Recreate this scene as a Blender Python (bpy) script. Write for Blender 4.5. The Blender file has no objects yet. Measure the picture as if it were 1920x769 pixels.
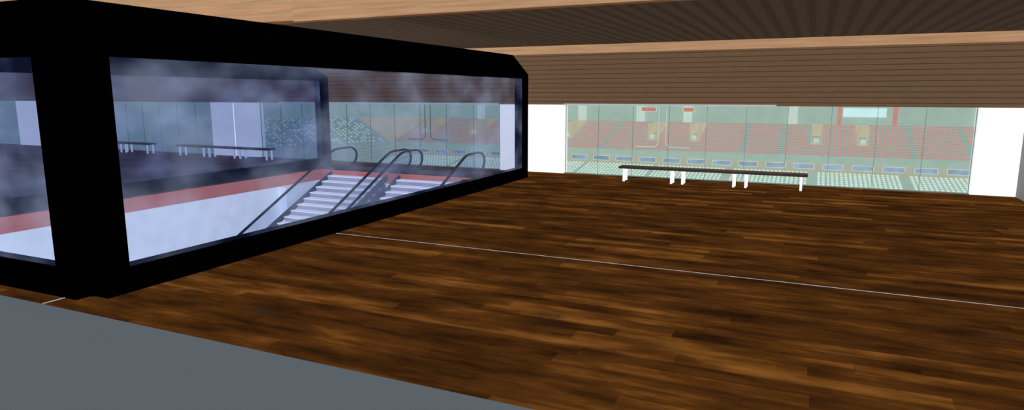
import bpy, math, random
from mathutils import Vector
random.seed(4)
ZOOM=None
S=3.0
scene=bpy.context.scene
scene.view_settings.view_transform='Standard'
COL=scene.collection

# ---------------------------------------------------------------- materials
def lin(c):
    out=[]
    for v in c:
        v=v/255.0
        out.append(v/12.92 if v<=0.04045 else ((v+0.055)/1.055)**2.4)
    return (out[0],out[1],out[2],1.0)
def newmat(name):
    m=bpy.data.materials.new(name); m.use_nodes=True
    nt=m.node_tree; nt.nodes.clear()
    out=nt.nodes.new('ShaderNodeOutputMaterial')
    return m,nt,out
class G:
    def __init__(s,nt): s.nt=nt
    def n(s,t,**k):
        x=s.nt.nodes.new(t)
        for a,b in k.items(): setattr(x,a,b)
        return x
    def l(s,a,b): s.nt.links.new(a,b)
    def math(s,op,a,b=None):
        x=s.n('ShaderNodeMath',operation=op)
        for i,v in enumerate((a,b)):
            if v is None: continue
            if isinstance(v,(int,float)): x.inputs[i].default_value=v
            else: s.l(v,x.inputs[i])
        return x.outputs[0]
    def comb(s,a,b,c=0.0):
        x=s.n('ShaderNodeCombineXYZ')
        for i,v in enumerate((a,b,c)):
            if isinstance(v,(int,float)): x.inputs[i].default_value=v
            else: s.l(v,x.inputs[i])
        return x.outputs[0]
    def pos(s):
        g=s.n('ShaderNodeNewGeometry')
        sp=s.n('ShaderNodeVectorMath',operation='SCALE'); s.l(g.outputs['Position'],sp.inputs[0]); sp.inputs['Scale'].default_value=1.0/S
        x=s.n('ShaderNodeSeparateXYZ'); s.l(sp.outputs[0],x.inputs[0])
        return sp.outputs[0],x.outputs[0],x.outputs[1],x.outputs[2]
    def ramp(s,fac,stops,interp='LINEAR'):
        r=s.n('ShaderNodeValToRGB'); r.color_ramp.interpolation=interp
        e=r.color_ramp.elements
        while len(e)<len(stops): e.new(0.5)
        for i,(p,c) in enumerate(stops):
            e[i].position=p; e[i].color=c
        s.l(fac,r.inputs[0]); return r.outputs[0]
    def noise(s,vec,scale,detail=3,rough=.5):
        x=s.n('ShaderNodeTexNoise'); x.inputs['Scale'].default_value=scale
        x.inputs['Detail'].default_value=detail; x.inputs['Roughness'].default_value=rough
        s.l(vec,x.inputs['Vector']); return x.outputs['Fac']
    def bsdf(s,out,col,rough=.7,spec=.1,metal=0):
        b=s.n('ShaderNodeBsdfPrincipled')
        if isinstance(col,tuple): b.inputs['Base Color'].default_value=col
        else: s.l(col,b.inputs['Base Color'])
        b.inputs['Roughness'].default_value=rough
        b.inputs['Specular IOR Level'].default_value=spec
        b.inputs['Metallic'].default_value=metal
        s.l(b.outputs[0],out.inputs[0]); return b
def plain(name,rgb,rough=.7,spec=.05,metal=0,var=.06,sc=6):
    m,nt,out=newmat(name); g=G(nt)
    p,x,y,z=g.pos(); f=g.noise(p,sc,3)
    c=lin(rgb)
    a=tuple(min(1,v*(1-var)) for v in c[:3])+(1,)
    b=tuple(min(1,v*(1+var)) for v in c[:3])+(1,)
    g.bsdf(out,g.ramp(f,[(.3,a),(.7,b)]),rough,spec,metal)
    return m

def mat_floor():
    m,nt,out=newmat('wood_plank_floor'); g=G(nt)
    p,x,y,z=g.pos()
    W=.088; L=.9
    ry=g.math('DIVIDE',y,W); row=g.math('FLOOR',ry)
    w1=g.n('ShaderNodeTexWhiteNoise',noise_dimensions='1D'); g.l(row,w1.inputs['W'])
    cx=g.math('DIVIDE',g.math('ADD',x,g.math('MULTIPLY',w1.outputs['Value'],9.0)),L)
    col=g.math('FLOOR',cx)
    w2=g.n('ShaderNodeTexWhiteNoise',noise_dimensions='2D'); g.l(g.comb(row,col),w2.inputs['Vector'])
    rnd=w2.outputs['Value']
    v=g.comb(g.math('ADD',g.math('MULTIPLY',x,1.8),g.math('MULTIPLY',rnd,31.0)),g.math('MULTIPLY',y,14.0),rnd)
    grain=g.noise(v,1.5,5,.6)
    v2=g.comb(g.math('MULTIPLY',x,1.5),g.math('MULTIPLY',y,4.6),0.0)
    blot=g.noise(v2,1.4,5,.6)
    bright=g.math('MULTIPLY',g.math('GREATER_THAN',rnd,.85),.10)
    r2=g.math('ADD',g.math('MULTIPLY',rnd,.10),bright)
    f=g.math('ADD',r2,g.math('ADD',g.math('MULTIPLY',grain,.50),g.math('MULTIPLY',blot,1.05)))
    f=g.math('SUBTRACT',f,.385)
    c=g.ramp(f,[(.14,lin((27,15,7))),(.34,lin((55,31,12))),(.54,lin((79,46,17))),(.86,lin((132,85,36)))])
    vk=g.comb(g.math('MULTIPLY',x,2.0),g.math('MULTIPLY',y,4.6),0.0)
    vo=g.n('ShaderNodeTexVoronoi'); vo.inputs['Scale'].default_value=.75; g.l(vk,vo.inputs['Vector'])
    kd=g.ramp(vo.outputs['Distance'],[(0.015,(.1,.1,.1,1)),(.04,(.8,.8,.8,1)),(.06,(.2,.2,.2,1)),(.14,(1,1,1,1))])
    mk=g.n('ShaderNodeMixRGB'); g.l(kd,mk.inputs[0]); mk.inputs[1].default_value=lin((50,38,28)); g.l(c,mk.inputs[2])
    e=g.math('LESS_THAN',g.math('FRACT',ry),.03)
    e2=g.math('LESS_THAN',g.math('FRACT',cx),.004)
    ee=g.math('MULTIPLY',g.math('MAXIMUM',e,e2),.2)
    mx=g.n('ShaderNodeMixRGB'); g.l(ee,mx.inputs[0]); g.l(mk.outputs[0],mx.inputs[1]); mx.inputs[2].default_value=lin((22,11,3))
    g.bsdf(out,mx.outputs[0],.75,.0)
    return m
def mat_lines(name,axis,pitch,duty,base,dark,soft=False,grain=True):
    m,nt,out=newmat(name); g=G(nt)
    p,x,y,z=g.pos(); a={'x':x,'y':y,'z':z}[axis]
    fr=g.math('FRACT',g.math('DIVIDE',a,pitch))
    if soft:
        f=g.math('MULTIPLY',g.math('ABSOLUTE',g.math('SUBTRACT',fr,.5)),2.0)
        c=g.ramp(f,[(0,lin(dark)),(duty,lin(dark)),(min(1,duty+.35),lin(base))])
    else:
        c=g.ramp(fr,[(0,lin(dark)),(duty,lin(dark)),(duty+.05,lin(base))])
    n=g.noise(p,9,4)
    mx=g.n('ShaderNodeMixRGB',blend_type='MULTIPLY'); mx.inputs[0].default_value=1
    g.l(c,mx.inputs[1]); g.l(g.ramp(n,[(.3,(.93,.93,.93,1)),(.7,(1,1,1,1))]),mx.inputs[2])
    g.bsdf(out,mx.outputs[0],.8,.0)
    return m
def mat_tan():
    m,nt,out=newmat('tan_timber'); g=G(nt)
    p,x,y,z=g.pos()
    v=g.comb(g.math('MULTIPLY',x,1.2),g.math('MULTIPLY',y,18.0),g.math('MULTIPLY',z,30.0))
    n=g.noise(v,1.4,5,.6)
    g.bsdf(out,g.ramp(n,[(.3,lin((156,120,88))),(.7,lin((182,144,110)))]),.75,.0)
    return m
def mat_cloudglass():
    m,nt,out=newmat('cloud_reflection_blue_glass'); g=G(nt)
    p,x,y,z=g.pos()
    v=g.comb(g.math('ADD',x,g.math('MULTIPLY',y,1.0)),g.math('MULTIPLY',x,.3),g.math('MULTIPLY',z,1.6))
    nn=g.noise(v,2.2,3,.4)  # cloud reflections painted into the pane colour with noise
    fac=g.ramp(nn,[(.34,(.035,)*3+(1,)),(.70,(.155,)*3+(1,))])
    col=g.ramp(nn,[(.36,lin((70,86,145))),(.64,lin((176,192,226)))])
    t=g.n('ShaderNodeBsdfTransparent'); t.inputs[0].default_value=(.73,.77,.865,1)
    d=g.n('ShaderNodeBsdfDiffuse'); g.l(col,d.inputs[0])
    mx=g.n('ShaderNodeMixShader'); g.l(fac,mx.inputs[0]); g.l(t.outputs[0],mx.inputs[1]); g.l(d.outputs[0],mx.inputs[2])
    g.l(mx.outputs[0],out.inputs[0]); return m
def mat_glass(name,tint,haze,fac):
    m,nt,out=newmat(name); g=G(nt)
    p,x,y,z=g.pos(); n=g.noise(p,1.0,2)
    t=g.n('ShaderNodeBsdfTransparent'); t.inputs[0].default_value=tint+(1,)
    d=g.n('ShaderNodeBsdfDiffuse'); d.inputs[0].default_value=lin(haze)
    mx=g.n('ShaderNodeMixShader'); g.l(g.ramp(n,[(.3,(fac*.93,)*3+(1,)),(.7,(fac*1.07,)*3+(1,))]),mx.inputs[0])
    g.l(t.outputs[0],mx.inputs[1]); g.l(d.outputs[0],mx.inputs[2]); g.l(mx.outputs[0],out.inputs[0]); return m

M_floor=mat_floor()
M_grey=plain('slate_grey_floor',(88,96,101),.9,0,var=.01)
M_siding=mat_lines('brown_lap_siding','z',.0566,.10,(99,78,59),(66,50,36))
M_ceil=mat_lines('dark_slat_ceiling','x',.14,.25,(64,52,42),(55,45,36),soft=True)
M_tan=mat_tan()
M_seam=plain('dark_timber_joint',(96,60,34))
M_black=plain('black_frame',(1,1,1),.9,0,var=.01)
M_cloudglass=mat_cloudglass()
M_green=mat_glass('green_tinted_glass',(.925,.95,.935),(166,188,180),.15)
M_white=plain('white_pillar_paint',(255,255,255),.8,.0,var=0)
M_mull=plain('dark_mullion',(96,116,110))
M_pale=plain('pale_metal',(165,174,176),.5,.1)
M_pipe=plain('pale_pipe_metal',(175,185,184),.5,.1)
M_pipedark=plain('dark_pipe_metal',(46,56,64),.5,.1)
M_wallgrey=plain('grey_wall',(104,106,108))
M_red=plain('rust_red_slab_edge',(180,104,92))
M_well=plain('white_well_wall',(218,224,232))
M_step=mat_lines('escalator_step_metal','x',.02,.3,(240,242,248),(214,216,228))
M_riser=plain('step_riser',(150,152,168))
M_skirt=plain('escalator_skirt',(72,76,88))
M_rubber=plain('black_rubber',(10,10,14),.6,.1)
M_balglass=mat_glass('balustrade_glass',(.91,.925,.95),(165,175,195),.07)
M_bench=plain('dark_bench_wood',(48,33,22),.6,.1,var=.25,sc=20)
M_leg=plain('white_bench_leg',(248,246,252))
M_line=plain('pale_floor_strip',(165,165,165),var=.3,sc=30)
M_tier=mat_lines('concrete_tier','z',.035,.25,(144,158,153),(100,118,112))
M_tierlow=plain('lower_tier_concrete',(138,158,150))
M_seatred=plain('red_plastic_seat',(212,98,92))
M_seatwhite=plain('white_plastic_seat',(200,214,208))
M_seatblue=plain('blue_plastic_seat',(80,115,165))
M_seatyel=plain('yellow_green_plastic_seat',(190,210,110))
M_arwall=plain('arena_wall_paint',(142,162,153))
M_arlow=plain('suite_wall_tan',(158,150,130))
M_suite=plain('blue_suite_glass',(100,125,165),.3,.1,var=.45,sc=5)
M_orange=plain('orange_panel',(190,85,40),var=.3,sc=12)
M_screen=plain('pale_blue_screen',(200,238,246))
M_redcol=plain('red_column',(185,105,98))
M_tanvom=plain('portal_tan',(176,160,130))
M_arfloor=plain('arena_floor_paint',(130,150,142))
M_frame=plain('suite_frame',(190,203,198))

# ---------------------------------------------------------------- helpers
def mkobj(name,verts,faces,mats,parent=None,origin=None,fm=None,smooth=False):
    if origin is None:
        xs=[v[0] for v in verts]; ys=[v[1] for v in verts]; zs=[v[2] for v in verts]
        origin=((min(xs)+max(xs))/2,(min(ys)+max(ys))/2,min(zs))
    me=bpy.data.meshes.new(name)
    me.from_pydata([((v[0]-origin[0])*S,(v[1]-origin[1])*S,(v[2]-origin[2])*S) for v in verts],[],faces)
    if not isinstance(mats,(list,tuple)): mats=[mats]
    for m in mats: me.materials.append(m)
    if fm:
        for i,p in enumerate(me.polygons): p.material_index=fm[i]
    if smooth:
        for p in me.polygons: p.use_smooth=True
    me.update()
    o=bpy.data.objects.new(name,me); COL.objects.link(o)
    o.location=Vector(origin)*S
    if parent is not None:
        o.parent=parent
        o.location=Vector(origin)*S-parent.location
    return o
def bx(x0,x1,y0,y1,z0,z1,b=0):
    v=[(x0,y0,z0),(x1,y0,z0),(x1,y1,z0),(x0,y1,z0),(x0,y0,z1),(x1,y0,z1),(x1,y1,z1),(x0,y1,z1)]
    f=[(0,3,2,1),(4,5,6,7),(0,1,5,4),(1,2,6,5),(2,3,7,6),(3,0,4,7)]
    return v,[tuple(i+b for i in q) for q in f]
def boxes(name,lst,mats,parent=None,origin=None,fmi=None):
    V=[];F=[];fm=[]
    for k,bb in enumerate(lst):
        v,f=bx(*bb,b=len(V)); V+=v;F+=f
        fm+=[(fmi[k] if fmi else 0)]*6
    return mkobj(name,V,F,mats,parent,origin,fm)
def box(name,x0,x1,y0,y1,z0,z1,m,parent=None,bevel=0):
    o=boxes(name,[(x0,x1,y0,y1,z0,z1)],m,parent)
    if bevel:
        md=o.modifiers.new('bevel','BEVEL'); md.width=bevel*S; md.segments=2
    return o
def empty(name,loc):
    e=bpy.data.objects.new(name,None); COL.objects.link(e); e.location=Vector(loc)*S; e.empty_display_size=.2
    return e
def st(o): o["kind"]="structure"; return o
def lab(o,label,cat,group=None,kind=None):
    o["label"]=label;o["category"]=cat
    if group:o["group"]=group
    if kind:o["kind"]=kind
    return o
def prism_yz(name,poly,x0,x1,m,parent=None,hole=None):
    n=len(poly)
    V=[(x0,a,b) for a,b in poly]+[(x1,a,b) for a,b in poly]
    F=[]
    F.append(tuple(range(n))[::-1]); F.append(tuple(range(n,2*n)))
    for i in range(n):
        j=(i+1)%n; F.append((i,j,j+n,i+n))
    return mkobj(name,V,F,m,parent)
def tube_yz(name,path,x,rx,rz,m,parent):
    V=[];F=[];K=8
    n=len(path)
    for i,(a,b) in enumerate(path):
        p0=path[max(0,i-1)];p1=path[min(n-1,i+1)]
        t=Vector((p1[0]-p0[0],p1[1]-p0[1])).normalized(); nn=Vector((-t.y,t.x))
        for k in range(K):
            an=2*math.pi*k/K
            V.append((x+rx*math.cos(an),a+nn.x*rz*math.sin(an),b+nn.y*rz*math.sin(an)))
    for i in range(n-1):
        for k in range(K):
            k2=(k+1)%K
            F.append((i*K+k,i*K+k2,(i+1)*K+k2,(i+1)*K+k))
    F.append(tuple(range(K))[::-1]);F.append(tuple(range((n-1)*K,n*K)))
    return mkobj(name,V,F,m,parent,smooth=True)

YB=7.9
# ---------------------------------------------------------------- floor (with escalator opening)
def quadfloor(name,rects,z,m):
    V=[];F=[]
    for r in rects:
        b=len(V); x0,x1,y0,y1=r
        V+=[(x0,y0,z),(x1,y0,z),(x1,y1,z),(x0,y1,z)];F.append((b,b+1,b+2,b+3))
    return mkobj(name,V,F,m)
HX0,HX1,HY0,HY1=-6.03,-3.3,2.06,6.95
st(quadfloor('floor',[(-17,HX0,1.815,YB),(HX1,4,1.815,YB),(HX0,HX1,1.815,HY0),(HX0,HX1,HY1,YB)],0,M_floor))
st(box('floor',-9,4,-3,1.815,-.05,0.0,M_grey))
st(quadfloor('floor',[(HX0-.1,HX1+.1,HY0-.1,HY1+.1)],-1.6,M_well))
st(box('trim_1',-3.11,1.84,3.7074,3.7106,0,.002,M_line))
st(box('trim_2',-3.333,-3.327,1.815,1.92,0,.003,M_line))
# well walls with red slab edge band on top
t=.08
def wellwall(name,x0,x1,y0,y1):
    return st(boxes(name,[(x0,x1,y0,y1,-1.6,-.14),(x0,x1,y0,y1,-.14,-.002)],[M_well,M_red],fmi=[0,1]))
wellwall('wall_well_west',HX0-t,HX0,HY0-t,HY1+t)
wellwall('wall_well_east',HX1,HX1+t,HY0-t,HY1+t)
wellwall('wall_well_south',HX0,HX1,HY0-t,HY0)
wellwall('wall_well_north',HX0,HX1,HY1,HY1+t)
st(box('wall_well_pier',HX0,-5.9,6.14,HY1,-1.6,-.14,M_well))

# ---------------------------------------------------------------- back wall
st(box('wall_back',-17,4,YB-.02,YB+.1,.87,1.5,M_siding))
st(box('trim_3',-17,4,YB-.05,YB+.1,1.5,1.6,M_tan))
st(box('ceiling',-17,4,4.36,YB+.1,1.6,1.66,M_ceil))
st(box('wall_right',1.86,1.95,5.2,YB-.03,0,.865,M_wallgrey))
# timber fascia in front of the slatted ceiling
st(box('trim_4',-17,-3.93,4.30,4.36,1.605,1.71,M_tan))
st(box('trim_5',-17,-3.93,4.285,4.36,1.716,2.3,M_tan))
st(box('trim_6',-3.93,4,4.275,4.36,1.59,1.745,M_tan))
st(box('trim_7',-3.93,4,4.285,4.36,1.751,2.3,M_tan))
st(box('trim_8',-17,4,4.34,4.362,1.70,1.76,M_seam))
st(box('trim_9',-17,4,4.30,4.37,1.586,1.598,M_seam))
st(box('trim_10',-2.88,-.39,YB-.045,YB-.022,.862,.885,M_pale))
st(box('trim_11',-7.6,-3.8,YB-.045,YB-.022,.862,.885,M_pale))

# pillars
P=[(-14.5,-13.5),(-9.1,-8.60),(-8.58,-8.07),(-3.78,-2.88),(1.48,1.86)]
for i,(a,b) in enumerate(P):
    o=box('pillar',a,b,YB-.03,YB+.1,0,.869,M_white)
    lab(o,"plain white painted square pillar between glazed bays","pillar","white pillars along the glazed wall")
# windows
W=[(-13.5,-9.1,10),(-8.07,-3.78,10),(-2.88,1.48,10)]
for k,(a,b,n) in enumerate(W):
    e=st(empty('window_%d'%(k+1),((a+b)/2,YB+.03,0)))
    st(box('glass_pane',a,b,YB+.028,YB+.034,0.006,.869,M_green,e))
    for i in range(n+1):
        xx=a+(b-a)*i/n; w=.0018 if 0<i<n else .007
        box('mullion',xx-w,xx+w,YB+.024,YB+.036,0,.869,M_mull,e)
    box('sill',a,b,YB-.01,YB+.05,0,.006,M_mull,e)

# ---------------------------------------------------------------- benches
def bench(x0,x1,yc,mk=None):
    e=empty('bench',((x0+x1)/2,yc,0))
    d=.085
    o=box('seat',x0,x1,yc-d,yc+d,.150,.176,M_bench,e,bevel=.004)
    for xx in (x0+.06,x1-.06):
        for yy in (yc-d+.03,yc+d-.03):
            l=box('leg',xx-.012,xx+.012,yy-.009,yy+.009,0,.150,M_leg,e)
    return e
for (xs,yy_,n,g) in [(-2.03,7.48,3,"benches by the main glazed bay"),(-9.56,7.6,3,"benches by the pillar beyond the escalators"),(-12.25,7.6,3,"benches along the far glazed bay")]:
    for i in range(n):
        e=bench(xs+i*.672,xs+(i+1)*.672-.004,yy_)
        lab(e,"low bench with dark wood seat and four white legs","bench",g)

# ---------------------------------------------------------------- escalator enclosure
enc=empty('escalator_enclosure',(-4.7,4.6,0))
lab(enc,"black-framed glass enclosure with blue panes and painted cloud reflections around escalator well","glass enclosure")
def frame_side(x0,x1):
    y0,y1,z0,z1=2.13,7.10,.133,1.18
    o=[(2.0,.0),(7.27,0),(7.27,1.23),(6.83,1.435),(2.0,1.435)]
    h=[(y0,z0),(y1,z0),(y1,z1),(y0,z1)]
    P=o+h
    V=[(x0,a,b) for a,b in P]+[(x1,a,b) for a,b in P]
    q=[(0,1,6,5),(1,2,7,6),(2,3,8,7),(3,4,8),(4,0,5,8)]
    n=9;F=[]
    for f in q:
        F.append(tuple(reversed(f)));F.append(tuple(i+n for i in f))
    for i in range(5):
        j=(i+1)%5;F.append((i,j,j+n,i+n))
    for i in range(4):
        j=(i+1)%4;F.append((5+j,5+i,5+i+n,5+j+n))
    return mkobj('side_frame',V,F,M_black,enc)
frame_side(-3.22,-3.12)
frame_side(-6.22,-6.12)
box('glass_pane',-3.134,-3.126,2.13,7.10,.133,1.18,M_cloudglass,enc)
box('glass_pane',-6.134,-6.126,2.13,7.10,.133,1.18,M_cloudglass,enc)
boxes('end_frame',[(-3.374,-3.24,1.92,2.0,0,1.435),(-6.22,-6.08,1.92,2.0,0,1.435),(-6.08,-3.374,1.92,2.0,0,.155),(-6.08,-3.374,1.92,2.0,1.175,1.435),(-3.24,-3.22,1.99,2.02,0,1.435)],M_black,enc)
box('glass_pane',-6.08,-3.374,1.93,1.938,.155,1.175,M_cloudglass,enc)

# ---------------------------------------------------------------- escalators
def escalator(x0,x1):
    e=empty('escalator',((x0+x1)/2,6.9,0))
    lab(e,"escalator with grey metal steps, clear balustrades and black handrails","escalator","pair of escalators going down")
    run,rise,N=.118,.059,24
    for i in range(N):
        ya=HY1-.005-run*(i+1); z=-.065-rise*i
        boxes('step',[(x0+.03,x1-.03,ya,ya+run,z-.012,z),(x0+.03,x1-.03,ya+.008,ya+run,z-rise-.02,z-.012)],[M_step,M_riser],e,fmi=[0,1])
    yb=HY1-.005-run*N; zb=-.065-rise*(N-1)
    prism_yz('truss',[(HY1-.006,-.15),(HY1-.006,-.45),(yb,-1.595),(yb,zb-.1)],x0+.03,x1-.03,M_skirt,e)
    for side,xx in ((0,x0),(1,x1)):
        prism_yz('skirt',[(yb-.1,zb-.03),(HY1-.01,-.09),(HY1-.01,-.02),(yb-.1,zb+.04)],xx-.02 if side else xx-.01,xx+.01 if side else xx+.02,M_skirt,e)
        box('deck',xx-.02,xx+.02,HY1+.0,7.42,0.0,.03,M_skirt,e)
        hp=[(3.75,-1.40),(3.68,-1.36),(3.66,-1.30),(3.69,-1.24),(3.78,-1.21),(4.02,-1.21),(4.15,-1.17)]
        hp+=[(4.15+ (6.95-4.15)*k/10,-1.17+(.235+1.17)*k/10) for k in range(1,11)]
        hp+=[(7.03,.262),(7.12,.272),(7.36,.272),(7.43,.255),(7.485,.215),(7.5,.16),(7.485,.10),(7.44,.055),(7.36,.035)]
        tube_yz('handrail',hp,xx,.018,.014,M_rubber,e)
        g=[(yb-.1,zb+.04),(HY1,-.01),(7.40,.03),(7.46,.10),(7.475,.16),(7.46,.21),(7.40,.25),(7.12,.258),(7.0,.245),(4.15,-1.18)]
        prism_yz('balustrade',g,xx-.003,xx+.003,M_balglass,e)
    box('landing_plate',x0+.03,x1-.03,HY1+.085,7.38,0,.006,M_skirt,e)
    return e
escalator(-5.86,-4.95)
escalator(-4.77,-3.83)

# ---------------------------------------------------------------- arena beyond glass
def seatgeo():
    return [(-.023,.023,-.02,.012,.012,.018),(-.023,.023,.010,.018,.014,.035),(-.006,.006,-.005,.006,0,.012)]
class Bank:
    def __init__(s,ox,oy,ang): s.ox,s.oy,s.a=ox,oy,ang; s.c=math.cos(ang); s.s=math.sin(ang)
    def w(s,u,v,z): return (s.ox+u*s.c-v*s.s, s.oy+u*s.s+v*s.c, z)
seatmeshes={}
def seatmesh(m):
    if m.name in seatmeshes: return seatmeshes[m.name]
    V=[];F=[]
    for bb in seatgeo():
        v,f=bx(*bb,b=len(V));V+=v;F+=f
    me=bpy.data.meshes.new('stadium_seat'); me.from_pydata([tuple(c*S for c in v) for v in V],[],F); me.materials.append(m)
    seatmeshes[m.name]=me; return me
def place_seats(bank,seats,mats,nind,label,group,stufflabel):
    proto=None
    for (u,v,z,mi) in seats[:nind]:
        if proto is None:
            proto=bpy.data.objects.new('stadium_seat',seatmesh(mats[mi])); o=proto
        else:
            o=proto.copy(); o.data=seatmesh(mats[mi])
        o.location=Vector(bank.w(u,v,z))*S; o.rotation_euler=(0,0,bank.a)
        lab(o,label,"seat",group); COL.objects.link(o)
    rest=seats[nind:]
    if rest:
        V=[];F=[];fm=[]
        gg=seatgeo()[:2]
        for (u,v,z,mi) in rest:
            for bb in gg:
                vv,ff=bx(u+bb[0],u+bb[1],v+bb[2],v+bb[3],z+bb[4],z+bb[5],b=len(V))
                V+=[bank.w(*q) for q in vv];F+=ff;fm+=[mi]*6
        o=mkobj('stadium_seats',V,F,mats,None,None,fm)
        lab(o,stufflabel,"seats",None,"stuff")
def tier(bank,u0,u1,v0,z0,rows,pitch,rise,zbot,m,name,label):
    prof=[(v0,zbot)]
    for r in range(rows):
        prof+=[(v0+r*pitch,z0+r*rise),(v0+(r+1)*pitch,z0+r*rise)]
    prof.append((v0+rows*pitch,zbot)); 
    n=len(prof);V=[bank.w(u0,a,b) for a,b in prof]+[bank.w(u1,a,b) for a,b in prof]
    F=[tuple(range(n))[::-1],tuple(range(n,2*n))]
    for i in range(n):
        j=(i+1)%n;F.append((i,j,j+n,i+n))
    o=mkobj(name,V,F,m); lab(o,label,"stand"); return o
main=Bank(0,0,0)
UV0,UZ0,UR,UP,URI=13.73,-.16,16,.1125,.035
portals=[-9.0,-7.6,-5.16,-3.19,-2.3,.07,.89,3.3]
tier(main,-9.6,4.8,UV0,UZ0,UR,UP,URI,-.45,M_tier,'seating_tier',"pale grey-green stepped upper seating tier in the arena")
seats=[]
for r in range(UR-1):
    u=-9.55
    while u<4.75:
        ok=True
        for p in portals:
            if abs(u-p)<.14 and r>4: ok=False
        for a in (-8.4,-6.4,-4.2,-1.3,-.6,1.7,2.6):
            if abs(u-a)<.06: ok=False
        if ok: seats.append((u,UV0+r*UP+.07,UZ0+r*URI,0))
        u+=.088
vis=[s for s in seats if -6<s[0]<3.6][:150]; vs=set(vis)
seats=vis+[s for s in seats if s not in vs]
place_seats(main,seats,[M_seatred],150,"red plastic stadium seat on the upper tier","red seats on the upper tier","rows of red plastic stadium seats on the upper tier")
# lower white tier
LV0,LZ0,LR,LP,LRI=12.0,-.70,12,.13,.02
tier(main,-9.4,4.8,LV0,LZ0,LR,LP,LRI,-.95,M_tierlow,'seating_tier',"pale green stepped lower seating tier in the arena")
seats=[]
for r in range(LR):
    u=-9.3
    while u<4.75:
        if (u%1.5)>.12: seats.append((u,LV0+r*LP+.09,LZ0+r*LRI,0))
        u+=.075
vis=[s for s in seats if -5<s[0]<3.2 and s[1]>12.25][:150]; vs=set(vis)
seats=vis+[s for s in seats if s not in vs]
place_seats(main,seats,[M_seatwhite],150,"white plastic stadium seat on the lower tier","white seats on the lower tier","rows of white plastic stadium seats on the lower tier")
# suite wall and parapet
st(box('wall_suites',-9.6,4.8,13.63,13.72,-.95,-.24,M_arlow))
st(box('trim_12',-9.6,4.8,13.60,13.72,-.27,-.155,M_arwall))
i=0;u=-9.3
while u<4.4:
    e=empty('suite_window',(u+.2,13.61,-.40))
    boxes('frame',[(u,u+.36,13.61,13.63,-.40,-.392),(u,u+.36,13.61,13.63,-.308,-.30),(u,u+.01,13.61,13.63,-.392,-.308),(u+.35,u+.36,13.61,13.63,-.392,-.308)],M_frame,e)
    box('glass',u+.01,u+.35,13.615,13.628,-.392,-.308,M_suite,e)
    lab(e,"blue glazed suite window with pale frame below the tier","window","suite windows under the upper tier")
    u+=.5
# entrance portals
for p in portals:
    e=empty('entrance_portal',(p,14.4,.0))
    z0=UZ0+5*URI; v0=UV0+5*UP+.01
    boxes('portal_wall',[(p-.1,p-.075,v0,v0+1.1,z0-.03,z0+.36),(p+.075,p+.1,v0,v0+1.1,z0-.03,z0+.36),(p-.1,p+.1,v0+.5,v0+1.1,z0+.05,z0+.36),(p-.1,p+.1,v0,v0+.03,z0-.03,z0+.05)],M_tanvom,e)
    box('door',p-.05,p+.05,v0+.0,v0+.02,z0-.06,z0+.12,M_frame,e)
    lab(e,"tan walled stairway entrance with pale door in the seating","entrance","seating tier entrances")
# upper wall
YW=UV0+UR*UP+.02
st(box('wall_arena',-11.3,5,YW,YW+.1,-.95,1.4,M_arwall))
cols=[-8,-6.6,-5.2,-3.75,-2.65,-.42,2.95,3.9]
for c in cols:
    o=box('column',c-.09,c+.09,YW-.1,YW,UZ0+UR*URI-.035,.95,M_frame); lab(o,"pale square column behind the upper seating tier","column","columns behind the upper tier")
for c in (.48,1.50):
    o=box('column',c-.04,c+.04,YW-.12,YW,UZ0+UR*URI-.035,.9,M_redcol); lab(o,"narrow red column beside the pale blue screen","column")
def panel(name,x0,x1,z0,z1,m,label,cat):
    e=empty(name,((x0+x1)/2,YW-.12,z0))
    box('face',x0+.012,x1-.012,YW-.13,YW-.11,z0+.012,z1-.012,m,e)
    boxes('frame',[(x0,x1,YW-.125,YW-.1,z0,z0+.012),(x0,x1,YW-.125,YW-.1,z1-.012,z1),(x0,x0+.012,YW-.125,YW-.1,z0,z1),(x1-.012,x1,YW-.125,YW-.1,z0,z1)],M_frame,e)
    lab(e,label,cat)
panel('video_screen',.54,1.34,.53,.72,M_screen,"pale blue rectangular screen between two red columns","screen")
panel('sign_panel',-3.72,-3.36,.60,.71,M_orange,"small orange panel on the upper arena wall","sign")
panel('sign_panel',-2.75,-2.5,.60,.71,M_orange,"narrow orange panel on the upper arena wall","sign")
# corner stand
cb=Bank(-9.65,13.70,math.radians(63))
tier(cb,-5.0,0,0,UZ0,UR,UP,URI,-.95,M_tier,'seating_tier',"stepped corner seating tier with mixed coloured seats")
seats=[]
for r in range(UR):
    u=-.08
    while u>-3.2:
        if (abs(u)%1.1)>.13:
            seats.append((u,r*UP+.07,UZ0+r*URI,random.choice([0,0,1,2,1])))
        u-=.11
place_seats(cb,seats,[M_seatwhite,M_seatblue,M_seatyel],0,"","","mixed white, blue and yellow-green seats on the corner tier")
zt=UZ0+UR*URI
a0=(-9.6,13.73);a1=(-9.6,13.73+UR*UP);b0=cb.w(0,0,0)[:2];b1=cb.w(0,UR*UP,0)[:2]
V=[(a0[0],a0[1],UZ0),(a1[0],a1[1],zt),(b1[0],b1[1],zt),(b0[0],b0[1],UZ0)]
V+=[(v[0],v[1],-.95) for v in V]
o=mkobj('aisle_ramp',V,[(0,1,2,3),(4,7,6,5),(0,4,5,1),(1,5,6,2),(2,6,7,3),(3,7,4,0)],M_tanvom)
lab(o,"tan wedge-shaped aisle between two seating tiers","aisle")
V=[cb.w(.0,UR*UP+.02,-.95),cb.w(-6,UR*UP+.02,-.95),cb.w(-6,UR*UP+.02,1.4),cb.w(0,UR*UP+.02,1.4),(-11.3,YW,-.95),(-11.3,YW,1.4)]
st(mkobj('wall_arena_corner',V,[(0,1,2,3),(4,0,3,5)],M_arwall))
st(box('floor',-22,6,YB+.26,17,-.98,-.95,M_arfloor))
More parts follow.
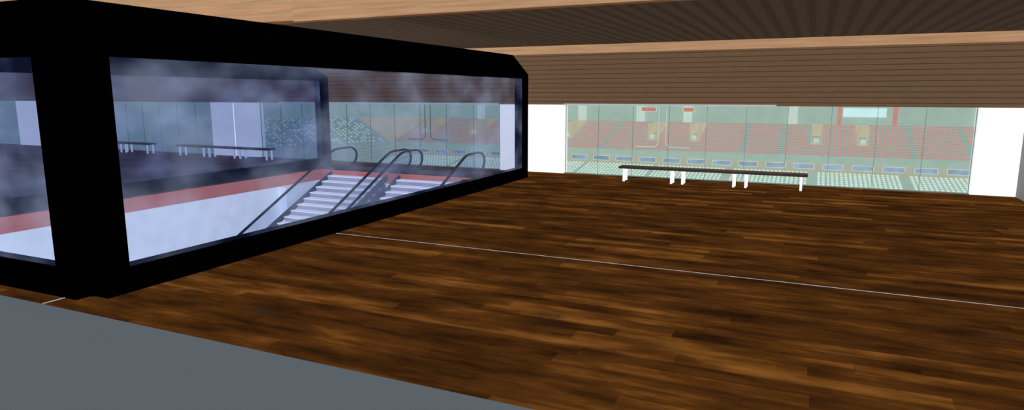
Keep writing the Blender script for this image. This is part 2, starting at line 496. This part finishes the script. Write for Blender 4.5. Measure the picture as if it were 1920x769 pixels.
st(box('wall_arena_west',-22,-21.9,7,17,-.98,1.4,M_arwall))
# hanging pipe frames
for cx,mp in ((-2.62,M_pipe),(-7.85,M_pipedark)):
    e=empty('hanging_pipe_frame',(cx,12.6,.0))
    lab(e,"thin %s hanging pipe frame with outward curving feet"%('pale' if mp is M_pipe else 'dark'),"pipe frame","hanging pipe frames in the arena")
    for sg in (-1,1):
        path=[(cx+sg*.07,1.35),(cx+sg*.07,.12),(cx+sg*.085,.05),(cx+sg*.13,.01),(cx+sg*.2,0.0),(cx+sg*.52,0.0)]
        K=6;V=[];F=[];R=.008 if mp is M_pipe else .014
        for i,(a,b) in enumerate(path):
            p0=path[max(0,i-1)];p1=path[min(len(path)-1,i+1)]
            t_=Vector((p1[0]-p0[0],p1[1]-p0[1])).normalized();n_=Vector((-t_.y,t_.x))
            for k in range(K):
                an=2*math.pi*k/K
                V.append((a+n_.x*R*math.cos(an),12.6+R*math.sin(an),b+n_.y*R*math.cos(an)))
        for i in range(len(path)-1):
            for k in range(K):
                k2=(k+1)%K;F.append((i*K+k,i*K+k2,(i+1)*K+k2,(i+1)*K+k))
        mkobj('pipe',V,F,mp,e,smooth=True)
o=box('roof_beam',-13,5,12.5,12.7,1.35,1.45,M_pale); lab(o,"long pale steel roof beam carrying the hanging pipes","beam")

# ---------------------------------------------------------------- light: even ambient from added shadowless fill lamps on every side
w=bpy.data.worlds.new('world'); scene.world=w; w.use_nodes=True
bg=w.node_tree.nodes['Background']; bg.inputs[0].default_value=(1,1,1,1); bg.inputs[1].default_value=.10
def fill_light(direction,k):
    l=bpy.data.lights.new('fill_light','SUN'); l.energy=math.pi*k; l.angle=.3; l.use_shadow=False
    o=bpy.data.objects.new('fill_light',l); COL.objects.link(o)
    o.rotation_euler=Vector(direction).to_track_quat('-Z','Y').to_euler()
    o.location=(0,0,20)
fill_light((0,0,-1),.85); fill_light((0,1,0),.92); fill_light((0,0,1),.75); fill_light((-1,0,0),.75); fill_light((1,0,0),.6); fill_light((0,-1,0),.5)

# ---------------------------------------------------------------- camera
cd=bpy.data.cameras.new('camera'); cam=bpy.data.objects.new('camera',cd); COL.objects.link(cam)
cd.sensor_fit='HORIZONTAL'; cd.sensor_width=36; cd.lens=36*1226/1920
cam.location=(0,0,S); cam.rotation_euler=(math.radians(90-9.61),0,math.radians(24.63))
if ZOOM:
    z_,cx_,cy_=ZOOM; cd.lens*=z_; cd.shift_x=(cx_-960)/1920*z_; cd.shift_y=(384.5-cy_)/1920*z_
cd.clip_end=500
scene.camera=cam
